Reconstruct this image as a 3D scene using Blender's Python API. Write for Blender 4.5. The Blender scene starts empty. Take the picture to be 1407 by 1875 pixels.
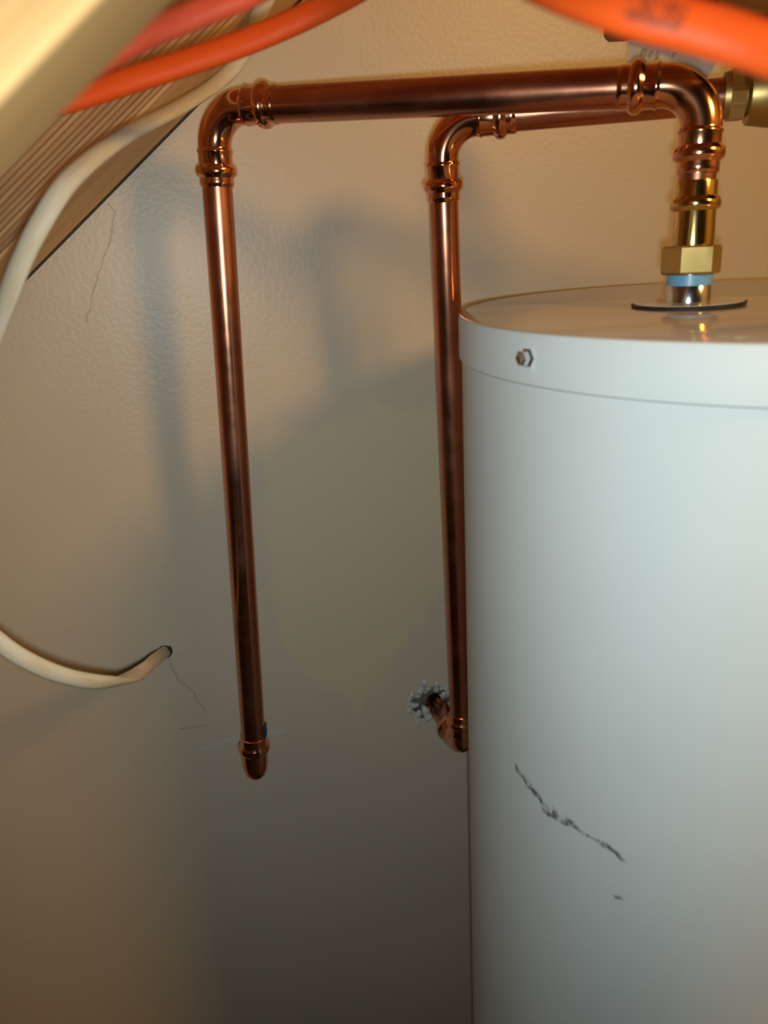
import bpy, bmesh, math, random
from mathutils import Vector, Matrix, noise
random.seed(7)
PI = math.pi
scene = bpy.context.scene
col = scene.collection

# ------------------------------------------------------------------ camera
H = 1.20                                    # camera height above the floor
FPX, CXP, CYP = 1420.0, 703.5, 937.5        # focal length and centre, pixels of the 1407 x 1875 frame
PITCH, ROLL = math.radians(19.37), math.radians(-3.08)
_R = Vector((1, 0, 0)); _U = Vector((0, math.sin(PITCH), math.cos(PITCH)))
CF = Vector((0, math.cos(PITCH), -math.sin(PITCH)))
CR = _R * math.cos(ROLL) + _U * math.sin(ROLL)
CU = -_R * math.sin(ROLL) + _U * math.cos(ROLL)
CAM = Vector((0, 0, H))
cd = bpy.data.cameras.new('camera'); cam = bpy.data.objects.new('camera', cd); col.objects.link(cam)
m = Matrix((CR, CU, -CF)).transposed().to_4x4(); m.translation = CAM; cam.matrix_world = m
cd.sensor_fit = 'VERTICAL'; cd.sensor_height = 36.0; cd.sensor_width = 36.0
cd.lens = FPX / 1875.0 * 36.0
cd.clip_start = 0.01
cd.dof.use_dof = True; cd.dof.focus_distance = 0.66; cd.dof.aperture_fstop = cd.lens / 4.2   # 4.2 mm phone aperture
scene.camera = cam

# ------------------------------------------------------------------ light
w = bpy.data.worlds.new('world'); scene.world = w; w.use_nodes = True
w.node_tree.nodes['Background'].inputs[0].default_value = (0.9, 0.62, 0.4, 1)
w.node_tree.nodes['Background'].inputs[1].default_value = 0.006
def lamp(name, kind, loc, power, colr, radius):
    l = bpy.data.lights.new(name, kind); l.energy = power; l.color = colr; l.shadow_soft_size = radius
    o = bpy.data.objects.new(name, l); o.location = loc; col.objects.link(o); return o
# the phone's flash, just under the lens
fo = lamp('phone_flash', 'SPOT', CAM, 7.2, (0.87, 1.0, 1.0), 0.007)
fm = m.copy(); fm.translation = CAM - CU * 0.014 + CR * 0.004; fo.matrix_world = fm
fo.data.spot_size = math.radians(120); fo.data.spot_blend = 1.0
# warm household bulb hanging to the right, outside the frame
lamp('warm_bulb', 'POINT', Vector((1.035, -0.30, H + 0.60)), 40.0, (1.0, 0.54, 0.15), 0.15)
vs = scene.view_settings
vs.view_transform = 'Standard'; vs.look = 'None'; vs.exposure = 0.0; vs.gamma = 1.0; vs.use_curve_mapping = False

# ------------------------------------------------------------------ helpers
def ray(x, y): return CR * ((x - CXP) / FPX) - CU * ((y - CYP) / FPX) + CF
def at(x, y, d): return CAM + ray(x, y) * d                     # image point at depth d (metres along the view axis)
def tag(o, label=None, cat=None, group=None, kind=None):
    if label: o['label'] = label
    if cat: o['category'] = cat
    if group: o['group'] = group
    if kind: o['kind'] = kind
    return o
def empty(name, loc):
    o = bpy.data.objects.new(name, None); o.location = loc; o.empty_display_size = 0.02; col.objects.link(o); return o
def link(name, me, mat, parent=None, mw=None):
    o = bpy.data.objects.new(name, me); col.objects.link(o)
    if mat: me.materials.append(mat)
    bpy.context.view_layer.update()
    if parent:
        o.parent = parent
        o.matrix_parent_inverse = parent.matrix_world.inverted()
    if mw is not None:
        o.matrix_world = mw
    return o
def finish(bm, name, smooth=True, angle=40):
    bmesh.ops.recalc_face_normals(bm, faces=bm.faces)
    me = bpy.data.meshes.new(name); bm.to_mesh(me); bm.free()
    for p in me.polygons: p.use_smooth = smooth
    if smooth:
        try: me.set_sharp_from_angle(angle=math.radians(angle))
        except Exception: pass
    return me
def frames(pts):
    n = len(pts); T = []
    for i in range(n):
        a = pts[max(0, i - 1)]; b = pts[min(n - 1, i + 1)]; T.append((b - a).normalized())
    up = Vector((0, 0, 1)) if abs(T[0].z) < 0.9 else Vector((0, 1, 0))
    N = [(up - T[0] * up.dot(T[0])).normalized()]
    for i in range(1, n):
        v = N[-1] - T[i] * N[-1].dot(T[i]); N.append(v.normalized())
    return T, N
def tube(pts, radii, seg=32, squash=None, cap=True, uv=False):
    """swept tube; radii per point; squash = (ratio, direction): flattened towards direction"""
    pts = [Vector(p) for p in pts]
    if not isinstance(radii, (list, tuple)): radii = [radii] * len(pts)
    T, N = frames(pts); bm = bmesh.new(); rings = []
    lay = bm.loops.layers.uv.new('UVMap') if uv else None
    L = [0.0]
    for i in range(1, len(pts)): L.append(L[-1] + (pts[i] - pts[i - 1]).length)
    for i, p in enumerate(pts):
        n_, t_ = N[i], T[i]; a_ = radii[i]; b_ = radii[i]
        if squash:
            d = squash[1][i] if isinstance(squash[1], list) else squash[1]
            v = d - t_ * d.dot(t_)
            if v.length > 1e-4: n_ = v.normalized()
            a_ = radii[i] * squash[0]
        bvec = t_.cross(n_)
        rings.append([bm.verts.new(p + n_ * (a_ * math.cos(2 * PI * k / seg)) + bvec * (b_ * math.sin(2 * PI * k / seg))) for k in range(seg)])
    for i in range(len(rings) - 1):
        for k in range(seg):
            k2 = (k + 1) % seg
            f = bm.faces.new((rings[i][k], rings[i][k2], rings[i + 1][k2], rings[i + 1][k]))
            if uv:
                for lp, (u, v) in zip(f.loops, ((L[i], k / seg), (L[i], (k + 1) / seg), (L[i + 1], (k + 1) / seg), (L[i + 1], k / seg))): lp[lay].uv = (u, v)
    if cap:
        bm.faces.new(rings[0]); bm.faces.new(list(reversed(rings[-1])))
    return bm
def spline(pts, sub=8):
    P = [Vector(p) for p in pts]; P = [P[0] * 2 - P[1]] + P + [P[-1] * 2 - P[-2]]; out = []
    for i in range(1, len(P) - 2):
        for k in range(sub):
            t = k / sub
            out.append(0.5 * ((2 * P[i]) + (P[i + 1] - P[i - 1]) * t + (2 * P[i - 1] - 5 * P[i] + 4 * P[i + 1] - P[i + 2]) * t * t + (3 * P[i] - P[i - 1] - 3 * P[i + 1] + P[i + 2]) * t ** 3))
    out.append(P[-2]); return out
def lathe(prof, origin, axis, seg=48, closed=False, turn=0.0):
    """profile of (height along axis, radius)"""
    axis = Vector(axis).normalized(); up = Vector((1, 0, 0)) if abs(axis.x) < 0.8 else Vector((0, 1, 0))
    n_ = (up - axis * up.dot(axis)).normalized(); b_ = axis.cross(n_); bm = bmesh.new(); rings = []
    for h, r in prof:
        if r < 1e-6: rings.append([bm.verts.new(Vector(origin) + axis * h)])
        else: rings.append([bm.verts.new(Vector(origin) + axis * h + n_ * (r * math.cos(turn + 2 * PI * k / seg)) + b_ * (r * math.sin(turn + 2 * PI * k / seg))) for k in range(seg)])
    idx = list(range(len(rings) - 1)) + ([len(rings) - 1] if closed else [])
    for i in idx:
        A, B = rings[i], rings[(i + 1) % len(rings)]
        for k in range(seg):
            k2 = (k + 1) % seg
            if len(A) == 1 and len(B) == 1: continue
            if len(A) == 1: bm.faces.new((A[0], B[k2], B[k]))
            elif len(B) == 1: bm.faces.new((A[k], A[k2], B[0]))
            else: bm.faces.new((A[k], A[k2], B[k2], B[k]))
    return bm
def box(lo, hi, bev=0.0):
    bm = bmesh.new(); bmesh.ops.create_cube(bm, size=1.0)
    for v in bm.verts: v.co = Vector(((lo[i] + hi[i]) / 2 + v.co[i] * (hi[i] - lo[i]) for i in range(3)))
    if bev: bmesh.ops.bevel(bm, geom=list(bm.edges), offset=bev, segments=2, affect='EDGES', profile=0.6)
    return bm
def frame(origin, X, Y, Z):
    mw = Matrix((X, Y, Z)).transposed().to_4x4(); mw.translation = origin; return mw

# ------------------------------------------------------------------ materials
class NT:
    def __init__(self, name):
        self.m = bpy.data.materials.new(name); self.m.use_nodes = True
        self.t = self.m.node_tree; self.b = self.t.nodes['Principled BSDF']
    def node(self, kind, **kw):
        n_ = self.t.nodes.new(kind)
        for k, v in kw.items(): setattr(n_, k, v)
        return n_
    def put(self, sock, v):
        if isinstance(v, bpy.types.NodeSocket): self.t.links.new(v, sock)
        else:
            if hasattr(sock.default_value, '__len__') and len(sock.default_value) == 4 and len(v) == 3: v = (*v, 1)
            sock.default_value = v
    def math(self, op, a, b=0.0, c=0.0, clamp=False):
        n_ = self.node('ShaderNodeMath', operation=op, use_clamp=clamp)
        for i, v in enumerate((a, b, c)): self.put(n_.inputs[i], v)
        return n_.outputs[0]
    def vmath(self, op, a, b=None, scale=None):
        n_ = self.node('ShaderNodeVectorMath', operation=op); self.put(n_.inputs[0], a)
        if b is not None: self.put(n_.inputs[1], b)
        if scale is not None: self.put(n_.inputs['Scale'], scale)
        return n_.outputs['Value'] if op in ('LENGTH', 'DOT_PRODUCT', 'DISTANCE') else n_.outputs[0]
    def coord(self, which='Object'):
        return self.node('ShaderNodeTexCoord').outputs[which]
    def mapping(self, v, scale=(1, 1, 1), rot=(0, 0, 0)):
        n_ = self.node('ShaderNodeMapping'); self.put(n_.inputs['Vector'], v)
        n_.inputs['Scale'].default_value = scale; n_.inputs['Rotation'].default_value = rot; return n_.outputs[0]
    def noise(self, v, scale=5, detail=3, rough=0.5, out='Fac'):
        n_ = self.node('ShaderNodeTexNoise'); self.put(n_.inputs['Vector'], v)
        n_.inputs['Scale'].default_value = scale; n_.inputs['Detail'].default_value = detail; n_.inputs['Roughness'].default_value = rough
        return n_.outputs[out]
    def ramp(self, v, a, b, lo=0.0, hi=1.0):
        n_ = self.node('ShaderNodeMapRange', interpolation_type='SMOOTHSTEP'); self.put(n_.inputs[0], v)
        n_.inputs[1].default_value = a; n_.inputs[2].default_value = b; n_.inputs[3].default_value = lo; n_.inputs[4].default_value = hi
        return n_.outputs[0]
    def mix(self, f, a, b):
        n_ = self.node('ShaderNodeMix', data_type='RGBA'); self.put(n_.inputs[0], f); self.put(n_.inputs[6], a); self.put(n_.inputs[7], b)
        return n_.outputs[2]
    def bump(self, h, strength=0.3, dist=0.001):
        n_ = self.node('ShaderNodeBump'); self.put(n_.inputs['Height'], h)
        n_.inputs['Strength'].default_value = strength; n_.inputs['Distance'].default_value = dist
        self.t.links.new(n_.outputs[0], self.b.inputs['Normal'])
    def set(self, **kw):
        names = dict(color='Base Color', rough='Roughness', metal='Metallic', spec='Specular IOR Level', coat='Coat Weight', coat_rough='Coat Roughness')
        for k, v in kw.items(): self.put(self.b.inputs[names[k]], v)
        return self.m
    def xy(self, v):
        s = self.node('ShaderNodeSeparateXYZ'); self.put(s.inputs[0], v); return s.outputs
    def vec(self, x, y, z=0.0):
        c = self.node('ShaderNodeCombineXYZ')
        for i, v in enumerate((x, y, z)): self.put(c.inputs[i], v)
        return c.outputs[0]
    def polyline(self, p, pts):
        """distance from 2D point p to a polyline"""
        best = None
        for a, b in zip(pts[:-1], pts[1:]):
            a = Vector((a[0], a[1], 0)); b = Vector((b[0], b[1], 0)); ba = b - a
            pa = self.vmath('SUBTRACT', p, tuple(a))
            h = self.math('DIVIDE', self.vmath('DOT_PRODUCT', pa, tuple(ba)), max(ba.length_squared, 1e-9), clamp=True)
            d = self.vmath('LENGTH', self.vmath('SUBTRACT', pa, self.vmath('SCALE', tuple(ba), scale=h)))
            best = d if best is None else self.math('MINIMUM', best, d)
        return best

def copper(name, colr, rough, spots=True):
    n_ = NT(name); c = n_.coord(); v = n_.noise(c, 60, 4, 0.6)
    dark = tuple(x * 0.88 for x in colr)
    base = n_.mix(n_.ramp(v, 0.35, 0.7), colr, dark)
    if spots:
        s = n_.ramp(n_.noise(n_.mapping(c, (1, 1, 0.35)), 170, 2, 0.5), 0.74, 0.80)
        base = n_.mix(s, base, (0.30, 0.12, 0.07))
    return n_.set(color=base, metal=1.0, rough=n_.ramp(n_.noise(c, 25, 3), 0.3, 0.75, rough * 0.8, rough * 1.3))
def simple(name, colr, rough=0.5, metal=0.0, spec=0.5, var=0.1, scale=40, bump=0.0):
    n_ = NT(name); v = n_.noise(n_.coord(), scale, 3)
    base = n_.mix(n_.ramp(v, 0.3, 0.7), colr, tuple(x * (1 - var) for x in colr))
    if bump: n_.bump(v, bump, 0.001)
    return n_.set(color=base, rough=rough, metal=metal, spec=spec)
M = {}
M['copper_pipe'] = copper('copper pipe', (0.64, 0.265, 0.16), 0.26)
M['copper_fit'] = copper('copper fitting', (0.86, 0.39, 0.21), 0.135, False)
M['brass'] = copper('brass', (0.82, 0.57, 0.20), 0.135, False)
M['brass_dull'] = copper('dull brass', (0.74, 0.54, 0.20), 0.36, False)
M['valve_brass'] = copper('old valve brass', (0.50, 0.36, 0.14), 0.42, False)
M['steel'] = simple('zinc steel', (0.78, 0.80, 0.82), 0.16, 1.0)
M['blue_tape'] = simple('blue thread liner', (0.16, 0.40, 0.62), 0.35)
M['black_rubber_gap_shade'] = simple('black gasket and gap shade', (0.02, 0.015, 0.015), 0.5)
M['blue_tab'] = simple('dark blue tab', (0.015, 0.03, 0.10), 0.4)
M['red_vinyl'] = simple('dark red vinyl', (0.22, 0.035, 0.02), 0.4)
M['paper'] = simple('white paper', (0.86, 0.85, 0.83), 0.7)
M['ink'] = simple('grey ink', (0.30, 0.28, 0.27), 0.7)
M['plaster'] = simple('broken plaster', (0.60, 0.59, 0.55), 0.9, var=0.5, scale=180, bump=0.6)
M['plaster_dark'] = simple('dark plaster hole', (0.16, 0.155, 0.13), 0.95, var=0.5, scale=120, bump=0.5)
M['floor'] = simple('dark concrete floor', (0.055, 0.05, 0.045), 0.85, var=0.3, scale=8)
M['room_wall'] = simple('beige painted wall', (0.46, 0.40, 0.32), 0.6, var=0.08, scale=6)

def cable_mat(name, colr, smear, rough, prints=()):
    n_ = NT(name); uv = n_.coord('UV'); s = n_.xy(uv)
    v = n_.noise(n_.mapping(uv, (14, 3, 1)), 3, 3)
    base = n_.mix(n_.ramp(v, 0.35, 0.75), colr, smear)
    for u0, u1, v0, v1 in prints:
        a = n_.math('MULTIPLY', n_.math('GREATER_THAN', s[0], u0), n_.math('LESS_THAN', s[0], u1))
        b = n_.math('MULTIPLY', n_.math('GREATER_THAN', s[1], v0), n_.math('LESS_THAN', s[1], v1))
        g = n_.ramp(n_.noise(n_.mapping(uv, (700, 16, 1)), 1, 1), 0.36, 0.52)
        base = n_.mix(n_.math('MULTIPLY', n_.math('MULTIPLY', a, b), g), base, (0.30, 0.045, 0.012))
    n_.bump(n_.noise(n_.mapping(uv, (60, 6, 1)), 2, 3), 0.25, 0.001)
    return n_.set(color=base, rough=rough, spec=0.16)
def wood(name, a, b, rough, stretch, scale, knots=0.0):
    n_ = NT(name); c = n_.coord()
    g = n_.noise(n_.mapping(c, (stretch, 1, 1)), scale, 5, 0.6)
    g2 = n_.noise(n_.mapping(c, (stretch * 0.6, 1, 1)), scale * 0.25, 3)
    f = n_.ramp(n_.math('ADD', n_.math('MULTIPLY', g, 0.6), n_.math('MULTIPLY', g2, 0.4)), 0.36, 0.66)
    base = n_.mix(f, a, b)
    if knots:
        k = n_.ramp(n_.noise(n_.mapping(c, (0.6, 1, 1)), 16, 1), knots, knots + 0.04)
        base = n_.mix(k, base, (0.03, 0.02, 0.015))
    n_.bump(g, 0.35, 0.001)
    return n_.set(color=base, rough=rough, spec=0.3)
M['soffit_wood'] = wood('brown ribbed wood', (0.58, 0.335, 0.155), (0.36, 0.19, 0.085), 0.6, 0.05, 120)
M['strip_wood'] = wood('tan board', (0.76, 0.47, 0.21), (0.54, 0.31, 0.13), 0.55, 0.08, 60, 0.76)
M['timber'] = wood('pale timber', (0.54, 0.33, 0.13), (0.38, 0.22, 0.08), 0.6, 0.05, 120)
M['dark_wood'] = wood('dark brown joist', (0.16, 0.08, 0.035), (0.07, 0.035, 0.015), 0.7, 0.05, 120)

# ------------------------------------------------------------------ setting: back wall
WA = math.radians(14.0)
WN = Vector((-math.sin(WA), math.cos(WA), 0)); WT = Vector((math.cos(WA), math.sin(WA), 0)); UP = Vector((0, 0, 1))
P2TOP = at(808, 222, 0.563)                       # corner of the rear pipe's upper elbow
WD = 0.715              # distance of the wall from the camera, along its normal
WORG = CAM + WN * WD
def on_wall(x, y, off=0.0):
    d = ray(x, y); return CAM + d * ((WD - off) / d.dot(WN))
def wall_uv(x, y):
    p = on_wall(x, y) - WORG; return (p.dot(WT), p.z)
P2BOT = on_wall(847, 1369, 0.078)

def wall_material():
    n_ = NT('painted plaster wall'); c = n_.coord(); s = n_.xy(c)
    big = n_.noise(c, 3.5, 3)
    base = n_.mix(n_.ramp(big, 0.3, 0.7), (0.545, 0.464, 0.360), (0.515, 0.443, 0.350))
    # old tan touch-up coat with brushed, ragged upper edge
    q = n_.vmath('ADD', c, n_.vmath('SCALE', n_.vmath('SUBTRACT', n_.noise(n_.mapping(c, (1, 0.35, 1)), 28, 4, 0.6, 'Color'), (0.5, 0.5, 0.5)), scale=0.055))
    qs = n_.xy(q)
    a, b = wall_uv(478, 900)[0], wall_uv(800, 900)[0]
    top, bot = wall_uv(640, 765)[1], wall_uv(640, 1245)[1]
    mk = n_.math('MULTIPLY', n_.ramp(qs[0], a - 0.006, a + 0.012), n_.ramp(qs[1], top - 0.006, top + 0.008, 1, 0))
    tap = n_.math('ADD', qs[1], n_.math('MULTIPLY', n_.math('ABSOLUTE', n_.math('SUBTRACT', qs[0], (a + b) / 2 - 0.01)), -1.3))
    mk = n_.math('MULTIPLY', mk, n_.ramp(tap, bot - 0.06, bot - 0.03))
    base = n_.mix(n_.math('MULTIPLY', mk, 0.7), base, (0.60, 0.495, 0.325))
    # hairline cracks and scrapes
    wob = n_.vmath('ADD', n_.vec(s[0], s[1]), n_.vmath('SCALE', n_.vmath('SUBTRACT', n_.noise(c, 70, 3, 0.6, 'Color'), (0.5, 0.5, 0.5)), scale=0.008))
    flat = n_.vmath('MULTIPLY', wob, (1, 1, 0))
    cr = [((198, 372), (212, 388), (206, 420), (188, 480), (168, 540), (160, 585)), ((304, 1205), (330, 1248), (352, 1265), (380, 1306)), ((330, 1335), (378, 1328))]
    for i, pl in enumerate(cr):
        d = n_.polyline(flat, [wall_uv(*p) for p in pl])
        base = n_.mix(n_.ramp(d, 0.0004, 0.0011, 0.38 if i == 0 else 0.26, 0), base, (0.12, 0.09, 0.06))
    d = n_.polyline(flat, [wall_uv(*p) for p in ((370, 1372), (430, 1352), (520, 1338))])
    base = n_.mix(n_.ramp(d, 0.001, 0.004, 0.35, 0), base, (0.60, 0.58, 0.51))
    peel = n_.noise(c, 240, 2, 0.5); wav = n_.noise(c, 22, 3)
    n_.bump(n_.math('ADD', peel, n_.math('MULTIPLY', wav, 1.6)), 0.17, 0.0014)
    return n_.set(color=base, rough=0.40, spec=0.42)
M['wall'] = wall_material()

def wall_mesh():
    bm = bmesh.new(); ed = []
    def loop(pts):
        vs_ = [bm.verts.new((x, y, 0)) for x, y in pts]
        for i in range(len(vs_)): ed.append(bm.edges.new((vs_[i], vs_[(i + 1) % len(vs_)])))
        return vs_
    loop([(-1.1, -H), (1.95, -H), (1.95, 1.0), (-1.1, 1.0)])
    hc = (P2BOT + WN * 0.0 - WORG); hu = hc.dot(WT) - 0.008; hv = hc.z + 0.008
    h1 = [(hu + r * math.cos(t), hv + r * 0.9 * math.sin(t)) for t, r in ((2 * PI * k / 26, 0.023 + 0.004 * noise.noise(Vector((k * 1.7, 3, 1))) + random.uniform(-0.0016, 0.0016)) for k in range(26))]
    wu, wv = wall_uv(303, 1193)
    h2 = [(wu + 0.0075 * math.cos(t) * (1 + random.uniform(-.12, .12)), wv + 0.0075 * math.sin(t) * (1 + random.uniform(-.12, .12))) for t in (2 * PI * k / 16 for k in range(16))]
    l1 = loop(h1); l2 = loop(h2)
    bmesh.ops.triangle_fill(bm, use_beauty=True, use_dissolve=False, edges=ed)
    rec = []
    for vs_, (cu, cv), dep in ((l1, (hu, hv), 0.016), (l2, (wu, wv), 0.02)):
        # hole sides and bottom
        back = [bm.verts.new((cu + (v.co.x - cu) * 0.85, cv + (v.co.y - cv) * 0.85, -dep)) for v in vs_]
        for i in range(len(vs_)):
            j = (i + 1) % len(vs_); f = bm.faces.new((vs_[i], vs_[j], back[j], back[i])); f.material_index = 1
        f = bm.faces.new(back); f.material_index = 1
    me = bpy.data.meshes.new('wall_back'); bmesh.ops.recalc_face_normals(bm, faces=bm.faces)
    # make the front face the room side (+Z local)
    up = sum(f.normal.z * f.calc_area() for f in bm.faces)
    if up < 0: bmesh.ops.reverse_faces(bm, faces=bm.faces)
    bm.to_mesh(me); bm.free(); return me, (hu, hv)
WM = frame(WORG, WT, UP, -WN)
me, HOLE = wall_mesh()
wall = link('wall_back', me, M['wall'], None, WM); me.materials.append(M['plaster_dark']); tag(wall, 'beige painted plaster back wall behind the copper pipes', kind='structure')
# broken plaster lumps round the pipe hole
for k in range(30):
    ang = 2 * PI * k / 30 + random.uniform(-.12, .12); rr = (0.0275, 0.0175, 0.0235, 0.0205)[k % 4] + random.uniform(-.002, .002)
    bm = bmesh.new(); bmesh.ops.create_icosphere(bm, subdivisions=1, radius=1.0)
    sx, sy, sz = random.uniform(.0045, .0085), random.uniform(.0032, .006), random.uniform(.002, .0038)
    for v in bm.verts:
        j = 1 + random.uniform(-.32, .32); v.co = Vector((v.co.x * sx * j, v.co.y * sy * j, v.co.z * sz * j))
    me = finish(bm, 'plaster_chip', False)
    loc = Vector((HOLE[0] + rr * math.cos(ang), HOLE[1] + rr * 0.9 * math.sin(ang), -0.001 - (0.006 if rr < .021 else 0.0)))
    link('plaster_chip', me, M['plaster'], wall, WM @ Matrix.Translation(loc) @ Matrix.Rotation(random.uniform(0, 6.28), 4, 'Z'))

# floor, far walls of the closet (outside the picture, they bounce the bulb's light)
fl = link('floor', finish(box((-1.2, -1.4, -0.05), (2.0, 1.3, 0.0)), 'floor', False), M['floor']); tag(fl, 'dark concrete floor under the water heater', kind='structure')
wr = link('wall_right', finish(box((1.95, -1.4, 0.0), (2.0, 1.3, 2.4)), 'wall_right', False), M['room_wall']); tag(wr, 'beige wall to the right of the heater', kind='structure')

# ------------------------------------------------------------------ sloping stair underside
E0, E1 = on_wall(45, 512, 0.0105), on_wall(343, 209, 0.0105)
SD = (E1 - E0).normalized()
_m = SD.cross(WN).normalized()
if _m.z < 0: _m = -_m
TL = math.radians(12)
SOUT = (-WN * math.cos(TL) + _m * math.sin(TL)).normalized()    # from the wall out over the camera
SN = SD.cross(SOUT).normalized()
if SN.z < 0: SN = -SN
SM = frame(E0, SD, SOUT, SD.cross(SOUT))
flip = 1 if SD.cross(SOUT).z > 0 else -1
ceil = empty('ceiling', E0); tag(ceil, 'sloping wooden underside of a staircase above the pipes', kind='structure')
def profile_board(name, prof, mat, x0=-0.75, x1=1.1):
    bm = bmesh.new(); A = [bm.verts.new((x0, y, z)) for y, z in prof]; B = [bm.verts.new((x1, y, z)) for y, z in prof]
    n_ = len(prof)
    for i in range(n_):
        j = (i + 1) % n_; bm.faces.new((A[i], A[j], B[j], B[i]))
    bm.faces.new(A); bm.faces.new(list(reversed(B)))
    return link(name, finish(bm, name, False), mat, ceil, SM)
z1 = flip
y0, y1 = 0.0, 0.072
profile_board('edge_board', [(y0, 0.0015 * z1), (y0 + 0.002, 0), (y1 - 0.002, 0), (y1, 0.002 * z1), (y1, 0.02 * z1), (y0, 0.02 * z1)], M['strip_wood'])
profile_board('gap_shade_strip', [(-0.0098, 0.0012 * z1), (-0.001, 0.0016 * z1), (-0.001, 0.018 * z1), (-0.0098, 0.018 * z1)], M['black_rubber_gap_shade'])  # black strip added to paint the shade in the open gap along the wall
y0, y1, pitch = 0.0735, 0.62, 0.0092
prof = []; yy = y0
while yy < y1:
    j = random.uniform(-.0003, .0003); dp = random.uniform(.0016, .0030)
    prof += [(yy, dp * z1), (yy + 0.0022 + j, 0.0002 * z1), (yy + 0.0060 + j, 0.0), (yy + pitch - 0.0012, dp * z1)]
    yy += pitch
prof += [(yy, 0.02 * z1), (y0, 0.02 * z1)]
profile_board('ribbed_board', prof, M['soffit_wood'])

# timber stringer close to the lens, parallel to the slope
TB = at(160, 163, 0.20)
bm = box((-0.45, -0.053, 0.0), (0.9, 0.0, 0.10), 0.0015)
_tn = SD.cross(WN); 
TMAT = frame(TB, SD, WN, SD.cross(WN))
if SD.cross(WN).z < 0:
    for v in bm.verts: v.co.z = -v.co.z
tb = link('timber_beam', finish(bm, 'timber_beam', False), M['timber'], None, TMAT)
tag(tb, 'pale wooden beam very close to the lens in the upper left corner', 'beam')

# dark joist on the wall at the top right
p = on_wall(1262, 48); u0 = (p - WORG).dot(WT); v0 = (p - WORG).z
jb = link('joist', finish(box((u0, v0, 0.0), (1.05, v0 + 0.12, 0.04), 0.002), 'joist', False), M['dark_wood'], None, WM @ Matrix.Translation((0, 0, 0.0005)))
tag(jb, 'dark brown wooden joist in the upper right corner above the orange cable', 'joist')

# ------------------------------------------------------------------ water heater
TR = 0.205
TC = Vector((0.2614, 0.518, 0.0)); TZ = H - 0.0504
def tank_hit(x, y):
    d = ray(x, y); o = CAM - TC; a = d.x ** 2 + d.y ** 2; b = 2 * (o.x * d.x + o.y * d.y); c = o.x ** 2 + o.y ** 2 - TR ** 2
    t = (-b - math.sqrt(b * b - 4 * a * c)) / (2 * a); q = CAM + d * t
    return q
def tank_uv(x, y):
    q = tank_hit(x, y) - TC; return (math.atan2(q.y, q.x) * TR, q.z)
def enamel(name, scuffs):
    n_ = NT(name); c = n_.coord(); s = n_.xy(c)
    base = n_.mix(n_.ramp(n_.noise(c, 7, 2), 0.3, 0.7), (0.66, 0.68, 0.665), (0.63, 0.655, 0.645))
    if scuffs:
        u = n_.math('MULTIPLY', n_.math('ARCTAN2', s[1], s[0]), TR)
        wob = n_.vmath('ADD', n_.vec(u, s[2]), n_.vmath('SCALE', n_.vmath('SUBTRACT', n_.noise(c, 130, 3, 0.6, 'Color'), (0.5, 0.5, 0.5)), scale=0.008))
        flat = n_.vmath('MULTIPLY', wob, (1, 1, 0))
        br = n_.ramp(n_.noise(c, 120, 3, 0.6), 0.36, 0.58)
        for pts, wd, st in ((((942, 1408), (964, 1440), (1000, 1482), (1040, 1508), (1068, 1532)), 0.0026, 0.85), (((990, 1484), (1012, 1498), (1034, 1512)), 0.0022, 0.9),
                            (((1075, 1535), (1100, 1548)), 0.0012, 0.5), (((1102, 1550), (1120, 1562), (1142, 1577)), 0.0024, 0.85), (((1128, 1648), (1140, 1651)), 0.0018, 0.8),
                            (((955, 1425), (990, 1470)), 0.003, 0.4)):
            wd *= 1.45; d = n_.polyline(flat, [tank_uv(*p) for p in pts])
            base = n_.mix(n_.math('MULTIPLY', n_.ramp(d, 0.0, wd, st, 0), br), base, (0.03, 0.035, 0.035))
    else:
        base = n_.mix(0.75, base, (0.46, 0.37, 0.27))        # brown reflection painted into the lid's top colour
    return n_.set(color=base, rough=0.50 if scuffs else 0.09, spec=0.2 if scuffs else 0.75)
M['enamel'] = enamel('grey white enamel', True)
M['enamel_top'] = enamel('glossy enamel lid', False)
heater = empty('water_heater', TC)
tag(heater, 'grey white enamelled cylindrical water heater tank with a screwed flat lid', 'water heater')
CAPH = 0.0290
link('jacket', finish(lathe([(0.012, TR - 0.006), (0.012, TR - 0.0019), (TZ - 0.012, TR - 0.0019), (TZ - 0.012, 0.02)], (0, 0, 0), UP, 160), 'jacket', True, 30), M['enamel'], heater, Matrix.Translation(TC))
link('base_ring', finish(lathe([(0.0, TR - 0.02), (0.0, TR - 0.004), (0.012, TR - 0.004), (0.012, TR - 0.02)], (0, 0, 0), UP, 96, True), 'base_ring'), M['black_rubber_gap_shade'], heater, Matrix.Translation(TC))
lid_me =  finish(lathe([(TZ - CAPH, TR - 0.0026), (TZ - CAPH, TR - 0.0012), (TZ - CAPH + 0.0010, TR), (TZ - 0.0022, TR), (TZ - 0.0007, TR - 0.0006), (TZ, TR - 0.0022), (TZ, 0.0)], (0, 0, 0), UP, 192), 'lid', True, 50)
lid = link('lid', lid_me, M['enamel'], heater, Matrix.Translation(TC)); lid_me.materials.append(M['enamel_top'])
for p_ in lid_me.polygons:
    if p_.normal.z > 0.6: p_.material_index = 1
# hex head screw in the lid's skirt
q = tank_hit(967, 655); nr = (q - TC); nr.z = 0; nr.normalize()
sc = link('screw', finish(lathe([(0.0, 0.0), (0.0, 0.0058), (0.0009, 0.0056), (0.0012, 0.0043), (0.0050, 0.0042), (0.0058, 0.0033), (0.0052, 0.0)], q - nr * 0.0001, nr, 6), 'screw', False), M['steel'], heater)
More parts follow.
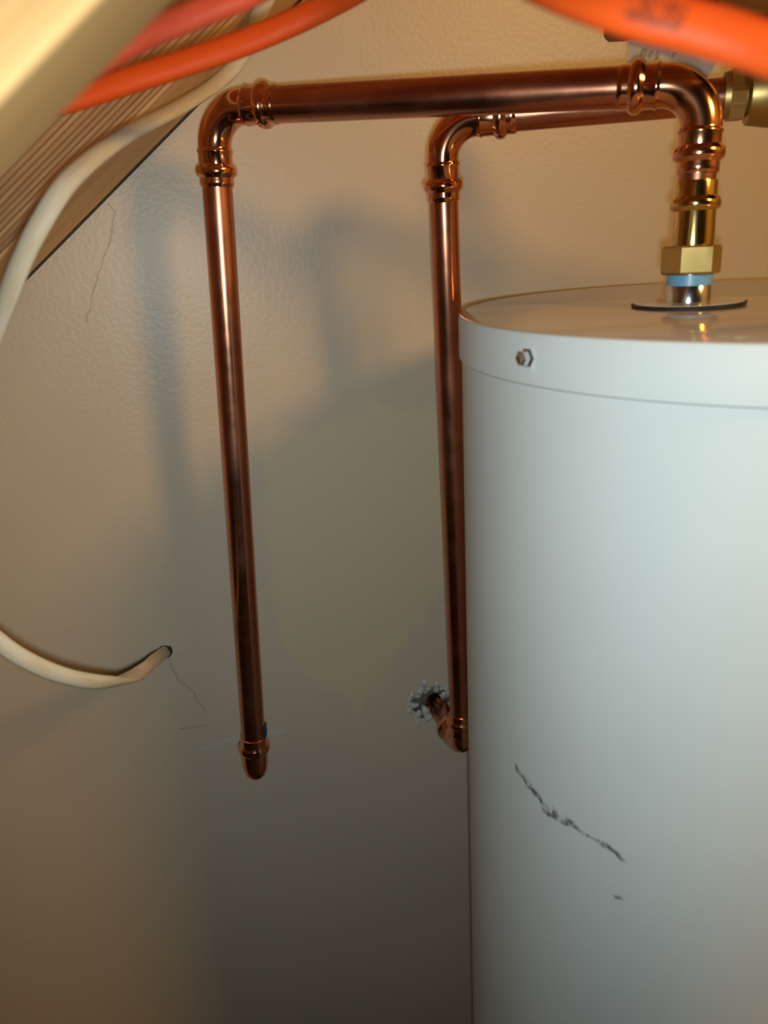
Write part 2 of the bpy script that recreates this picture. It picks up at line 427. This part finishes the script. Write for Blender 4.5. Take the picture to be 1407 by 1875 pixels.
# cold-water nipple and collars
NP = Vector((0.2023, 0.511, TZ))
link('collar_plate', finish(lathe([(0.0003, 0.012), (0.0003, 0.0345), (0.0022, 0.0350), (0.0026, 0.0345), (0.0026, 0.012)], NP + Vector((0, 0, 0.0)), Vector((-0.012, 0.0, 1)), 64, True), 'collar_plate', True, 30), M['black_rubber_gap_shade'], heater)
link('collar_cover', finish(lathe([(0.0027, 0.012), (0.0027, 0.0338), (0.0031, 0.0338), (0.0031, 0.012)], NP, Vector((-0.012, 0, 1)), 64, True), 'collar_cover', True, 30), M['enamel_top'], heater)
nip = link('pipe_nipple', finish(lathe([(0.0, 0.0), (0.0, 0.0136), (0.013, 0.0136), (0.014, 0.0128), (0.024, 0.0128), (0.024, 0.0)], NP, UP, 40), 'pipe_nipple'), M['steel'], heater)
link('thread_liner', finish(lathe([(0.0132, 0.0120), (0.0132, 0.0139), (0.0195, 0.0139), (0.0195, 0.0120)], NP, UP, 40, True), 'thread_liner'), M['blue_tape'], nip)

# ------------------------------------------------------------------ copper pipe runs
RP = 0.0111
def press_bead(parent, pos, ax, mat=None, r=0.0154, wd=0.0046):
    prof = [(-wd * 1.5, 0.0122), (-wd, 0.0126), (-wd * 0.62, r - 0.0006), (-wd * 0.25, r), (wd * 0.25, r), (wd * 0.62, r - 0.0006), (wd, 0.0126), (wd * 1.5, 0.0122), (wd * 1.5, 0.0115), (-wd * 1.5, 0.0115)]
    return link('press_bead', finish(lathe(prof, pos, ax, 40, True), 'press_bead', True, 60), mat or M['copper_fit'], parent)
def socket_radius(s, L, tl):
    """outer radius along a press socket, s = distance from the elbow's corner"""
    if s > L - 0.0005: return 0.0118
    if s > L - 0.004: return 0.0127
    if s > tl + 0.004: return 0.0126
    if s > tl + 0.0015: return 0.0133
    return 0.0122
def elbow(parent, C, d1, d2, Rb=0.026, L=0.056, bead=0.0445, sc=1.0):
    d1 = d1.normalized(); d2 = d2.normalized(); th = d1.angle(d2); tl = Rb / math.tan(th / 2)
    bis = (d1 + d2).normalized(); O = C + bis * (Rb / math.sin(th / 2))
    pts = []; rad = []
    ss = []
    s = L
    for q_ in (L, L - 0.0004, L - 0.0012, L - 0.004, L - 0.006, bead, tl + 0.0045, tl + 0.0034, tl + 0.0026, tl + 0.0014, tl + 0.0004):
        ss.append(q_)
    for q_ in ss: pts.append(C + d1 * q_); rad.append(socket_radius(q_, L, tl))
    a0 = (C + d1 * tl - O); n_ = a0.cross(C + d2 * tl - O).normalized(); tot = PI - th
    for k in range(17):
        pts.append(O + Matrix.Rotation(tot * k / 16, 3, n_) @ a0); rad.append(0.0122)
    for q_ in reversed(ss): pts.append(C + d2 * q_); rad.append(socket_radius(q_, L, tl))
    e = link('elbow_fitting', finish(tube(pts, rad, 40), 'elbow_fitting', True, 60), M['copper_fit'], parent)
    for d in (d1, d2): press_bead(e, C + d * bead, d)
    return e
def pipe(parent, a, b, name='pipe', r=RP, mat=None):
    return link(name, finish(tube([a, a.lerp(b, .33), a.lerp(b, .66), b], r, 40), name), mat or M['copper_pipe'], parent)

# --- front run: nipple > brass adapter > elbow > horizontal > elbow > hanging leg with cap
A = at(389, 198, 0.565)
B = Vector((0.2040, 0.5165, H + 0.0775))
AB_ = (lambda d: CAM + d * (A.y / d.y))(ray(467, 1385))     # just above the end of the hanging leg
run1 = empty('copper_pipe_run', NP)
tag(run1, 'bright copper pipe run from the heater ending in a capped hanging leg', 'pipe')
dH = (B - A).normalized(); dV = (AB_ - A).normalized(); dN = (NP - B).normalized()
pipe(run1, A + dH * 0.04, B - dH * 0.04, 'horizontal_pipe', 0.0120)
pipe(run1, A + dV * 0.04, AB_, 'hanging_pipe')
pipe(run1, B + dN * 0.04, B + dN * 0.085, 'riser_pipe')
elbow(run1, A, dH, dV, L=0.0535, bead=0.0425)
elbow(run1, B, -dH, dN, Rb=0.025, L=0.0500, bead=0.0385)
# end cap
cap = link('end_cap', finish(lathe([(-0.024, 0.0113), (-0.0235, 0.0124), (-0.02, 0.0127), (0.004, 0.0126), (0.012, 0.0118), (0.019, 0.0098), (0.0225, 0.0068), (0.0242, 0.003), (0.0246, 0.0)], AB_, dV, 40), 'end_cap', True, 60), M['copper_fit'], run1)
press_bead(cap, AB_ - dV * 0.011, dV, r=0.0152, wd=0.005)
tabp = AB_ - dV * 0.030 + (dV.cross(Vector((0, 1, 0)))).normalized() * -0.0112
if (tabp - AB_).x < 0: tabp = AB_ - dV * 0.030 + (dV.cross(Vector((0, 1, 0)))).normalized() * 0.0112
bm = box((-0.0016, -0.004, -0.0055), (0.0016, 0.004, 0.0055), 0.0008)
o = link('blue_tab', finish(bm, 'blue_tab'), M['blue_tab'], cap, Matrix.Translation(tabp)); tag(o, 'small dark blue tab')
# brass press adapter with hex
zt = NP + UP * 0.0195
ad = link('brass_adapter', finish(lathe([(0.016, 0.0118), (0.0162, 0.0128), (0.022, 0.0130), (0.034, 0.0126), (0.0535, 0.0126), (0.0545, 0.0123), (0.0548, 0.0112)], zt, -dN, 40), 'brass_adapter', True, 50), M['brass'], run1)
link('hex_nut', finish(lathe([(0.0, 0.0120), (0.0, 0.0170), (0.0012, 0.0182), (0.0158, 0.0182), (0.0172, 0.0170), (0.0172, 0.0120)], zt, -dN, 6, True, math.radians(50)), 'hex_nut', False), M['brass_dull'], ad)
press_bead(ad, zt - dN * 0.0415, dN, M['brass'], r=0.0152, wd=0.0042)

# --- rear run: wall elbow > vertical > elbow > horizontal > brass valve and on to the right
C2 = P2TOP; Q2 = at(1370, 172, 0.514)
d2H = (Q2 - C2).normalized(); d2V = (P2BOT - C2).normalized()
run2 = empty('copper_pipe_run', P2BOT)
tag(run2, 'darker rear copper pipe run dropping beside the tank into a broken plaster hole', 'pipe')
pipe(run2, C2 + d2V * 0.04, P2BOT - d2V * 0.03, 'vertical_pipe')
V0 = C2 + d2H * ((at(1322, 178, 0.519) - C2).dot(d2H))
pipe(run2, C2 + d2H * 0.04, V0 + d2H * 0.012, 'horizontal_pipe')
elbow(run2, C2, d2H, d2V, L=0.0545, bead=0.0430)
elbow(run2, P2BOT, -d2V, WN, Rb=0.020, L=0.046, bead=0.0355)
pipe(run2, P2BOT + WN * 0.035, P2BOT + WN * 0.090, 'wall_stub')
val = link('valve_body', finish(lathe([(0.0, 0.0115), (0.0004, 0.0140), (0.006, 0.0150), (0.014, 0.0150), (0.016, 0.0190), (0.03, 0.0215), (0.045, 0.0190), (0.047, 0.0150), (0.062, 0.0150), (0.062, 0.0115)], V0, d2H, 40), 'valve_body', True, 40), M['valve_brass'], run2)
link('hex_collar', finish(lathe([(0.004, 0.012), (0.004, 0.0172), (0.0135, 0.0172), (0.0135, 0.012)], V0, d2H, 6, True), 'hex_collar', False), M['valve_brass'], val)
pipe(run2, V0 + d2H * 0.06, V0 + d2H * 0.42, 'outlet_pipe')
stem = V0 + d2H * 0.03
link('valve_stem', finish(lathe([(0.018, 0.006), (0.036, 0.006), (0.036, 0.009), (0.042, 0.009), (0.042, 0.0)], stem, UP, 6), 'valve_stem', False), M['brass_dull'], val)
l0 = stem + UP * 0.039; l1 = at(1112, 60, 0.56)
lv = link('valve_lever', finish(tube([l0, l0.lerp(l1, .2), l0.lerp(l1, .4)], 0.006, 12, (0.3, UP)), 'valve_lever'), M['steel'], run2)
o = link('grip_sleeve', finish(tube([l0.lerp(l1, t) for t in (.3, .32, .6, .98, 1.0)], [.006, .0085, .0085, .0085, .006], 16, (0.7, UP)), 'grip_sleeve'), M['red_vinyl'], lv); tag(o, 'dark red vinyl sleeve')

# paper tag tied on the rear pipe, showing above the front elbow
ta, tb_, tc_, td_ = at(1152, 72, 0.55), at(1315, 108, 0.535), at(1290, 150, 0.53), at(1148, 116, 0.545)
bm = bmesh.new(); nx, ny = 12, 6; grid = []
nrm = (tb_ - ta).cross(td_ - ta).normalized()
if nrm.dot(CF) > 0: nrm = -nrm
for j in range(ny + 1):
    row = []
    for i in range(nx + 1):
        s_, t_ = i / nx, j / ny
        p_ = ta.lerp(tb_, s_).lerp(td_.lerp(tc_, s_), t_) + nrm * (0.003 * math.sin(s_ * 5) * (0.4 + t_))
        row.append(bm.verts.new(p_))
    grid.append(row)
for j in range(ny):
    for i in range(nx): bm.faces.new((grid[j][i], grid[j][i + 1], grid[j + 1][i + 1], grid[j + 1][i]))
ext = bmesh.ops.solidify(bm, geom=list(bm.faces), thickness=0.0004)
tg = link('paper_tag', finish(bm, 'paper_tag'), M['paper'], None); tag(tg, 'crumpled white paper tag between the copper elbow and the orange cable', 'tag')
def tagpt(s_, t_, off): return ta.lerp(tb_, s_).lerp(td_.lerp(tc_, s_), t_) + nrm * (0.003 * math.sin(s_ * 5) * (0.4 + t_) + off)
bm = bmesh.new()
for s0, s1, t0, t1 in ((.17, .185, .35, .72), (.185, .215, .35, .45), (.215, .23, .38, .72), (.26, .275, .4, .72), (.275, .31, .4, .47), (.275, .31, .53, .6), (.275, .31, .66, .72), (.335, .38, .4, .47), (.335, .35, .47, .57), (.335, .38, .55, .61), (.365, .38, .61, .7), (.335, .38, .68, .74), (.52, .535, .2, .45), (.52, .56, .2, .27)):
    qs_ = [tagpt(a_, b_, 0.0009) for a_, b_ in ((s0, t0), (s1, t0), (s1, t1), (s0, t1))]
    bm.faces.new([bm.verts.new(v) for v in qs_])
link('lettering', finish(bm, 'lettering', False), M['ink'], tg)

# ------------------------------------------------------------------ cables
def cable(name, pts, r, mat, label, squash=0.62, direc=None, sub=10):
    P = spline(pts, sub)
    if direc is None: direc = -CF
    me_ = finish(tube(P, r, 20, (squash, direc), uv=True), name)
    o_ = link(name, me_, mat); tag(o_, label, 'cable'); return o_
M['cream'] = cable_mat('aged cream cable sheath', (0.60, 0.54, 0.42), (0.54, 0.46, 0.31), 0.42)
M['orange'] = cable_mat('orange cable sheath', (0.66, 0.078, 0.009), (0.62, 0.068, 0.008), 0.5, ((0.457, 0.471, 0.95, 1.0), (0.457, 0.471, 0.0, 0.13)))
M['redorange'] = cable_mat('red orange cable sheath', (0.52, 0.07, 0.028), (0.46, 0.055, 0.022), 0.5)
wx = [at(600, -150, 0.545), at(525, -60, 0.55), at(480, 15, 0.55), at(440, 105, 0.56), at(398, 152, 0.55), at(323, 200, 0.50), at(224, 252, 0.44), at(132, 325, 0.40), at(75, 408, 0.395), at(40, 478, 0.40), at(12, 550, 0.41),
      at(-30, 660, 0.43), at(-75, 790, 0.45), at(-105, 910, 0.46), at(-100, 1030, 0.46), at(-52, 1125, 0.46), at(0, 1177, 0.465), at(60, 1215, 0.475), at(130, 1241, 0.495), at(200, 1249, 0.53), at(250, 1235, 0.59), at(283, 1209, 0.66), on_wall(303, 1193, 0.004), on_wall(303, 1193, -0.014)]
cable('cream_cable', wx, 0.0058, M['cream'], 'aged cream flat cable sweeping past the left edge and into the wall', 0.6)
ox = [at(-140, 225, 0.36), at(0, 208, 0.37), at(120, 183, 0.375), at(250, 143, 0.385), at(400, 95, 0.39), at(520, 48, 0.39), at(630, -5, 0.38), at(730, -60, 0.35), at(830, -85, 0.30), at(920, -62, 0.25), at(1000, -27, 0.22), at(1130, 14, 0.20), at(1300, 57, 0.195), at(1410, 92, 0.195), at(1540, 142, 0.20), at(1750, 260, 0.22)]
cable('orange_cable', ox, 0.0066, M['orange'], 'bright orange cable arching across the top of the picture', 0.7)
rx = [at(60, 190, 0.30), at(160, 125, 0.29), at(260, 68, 0.285), at(360, 26, 0.28), at(470, -20, 0.28), at(640, -110, 0.29)]
cable('red_orange_cable', rx, 0.0052, M['redorange'], 'blurred red cable behind the beam in the upper left', 0.75)
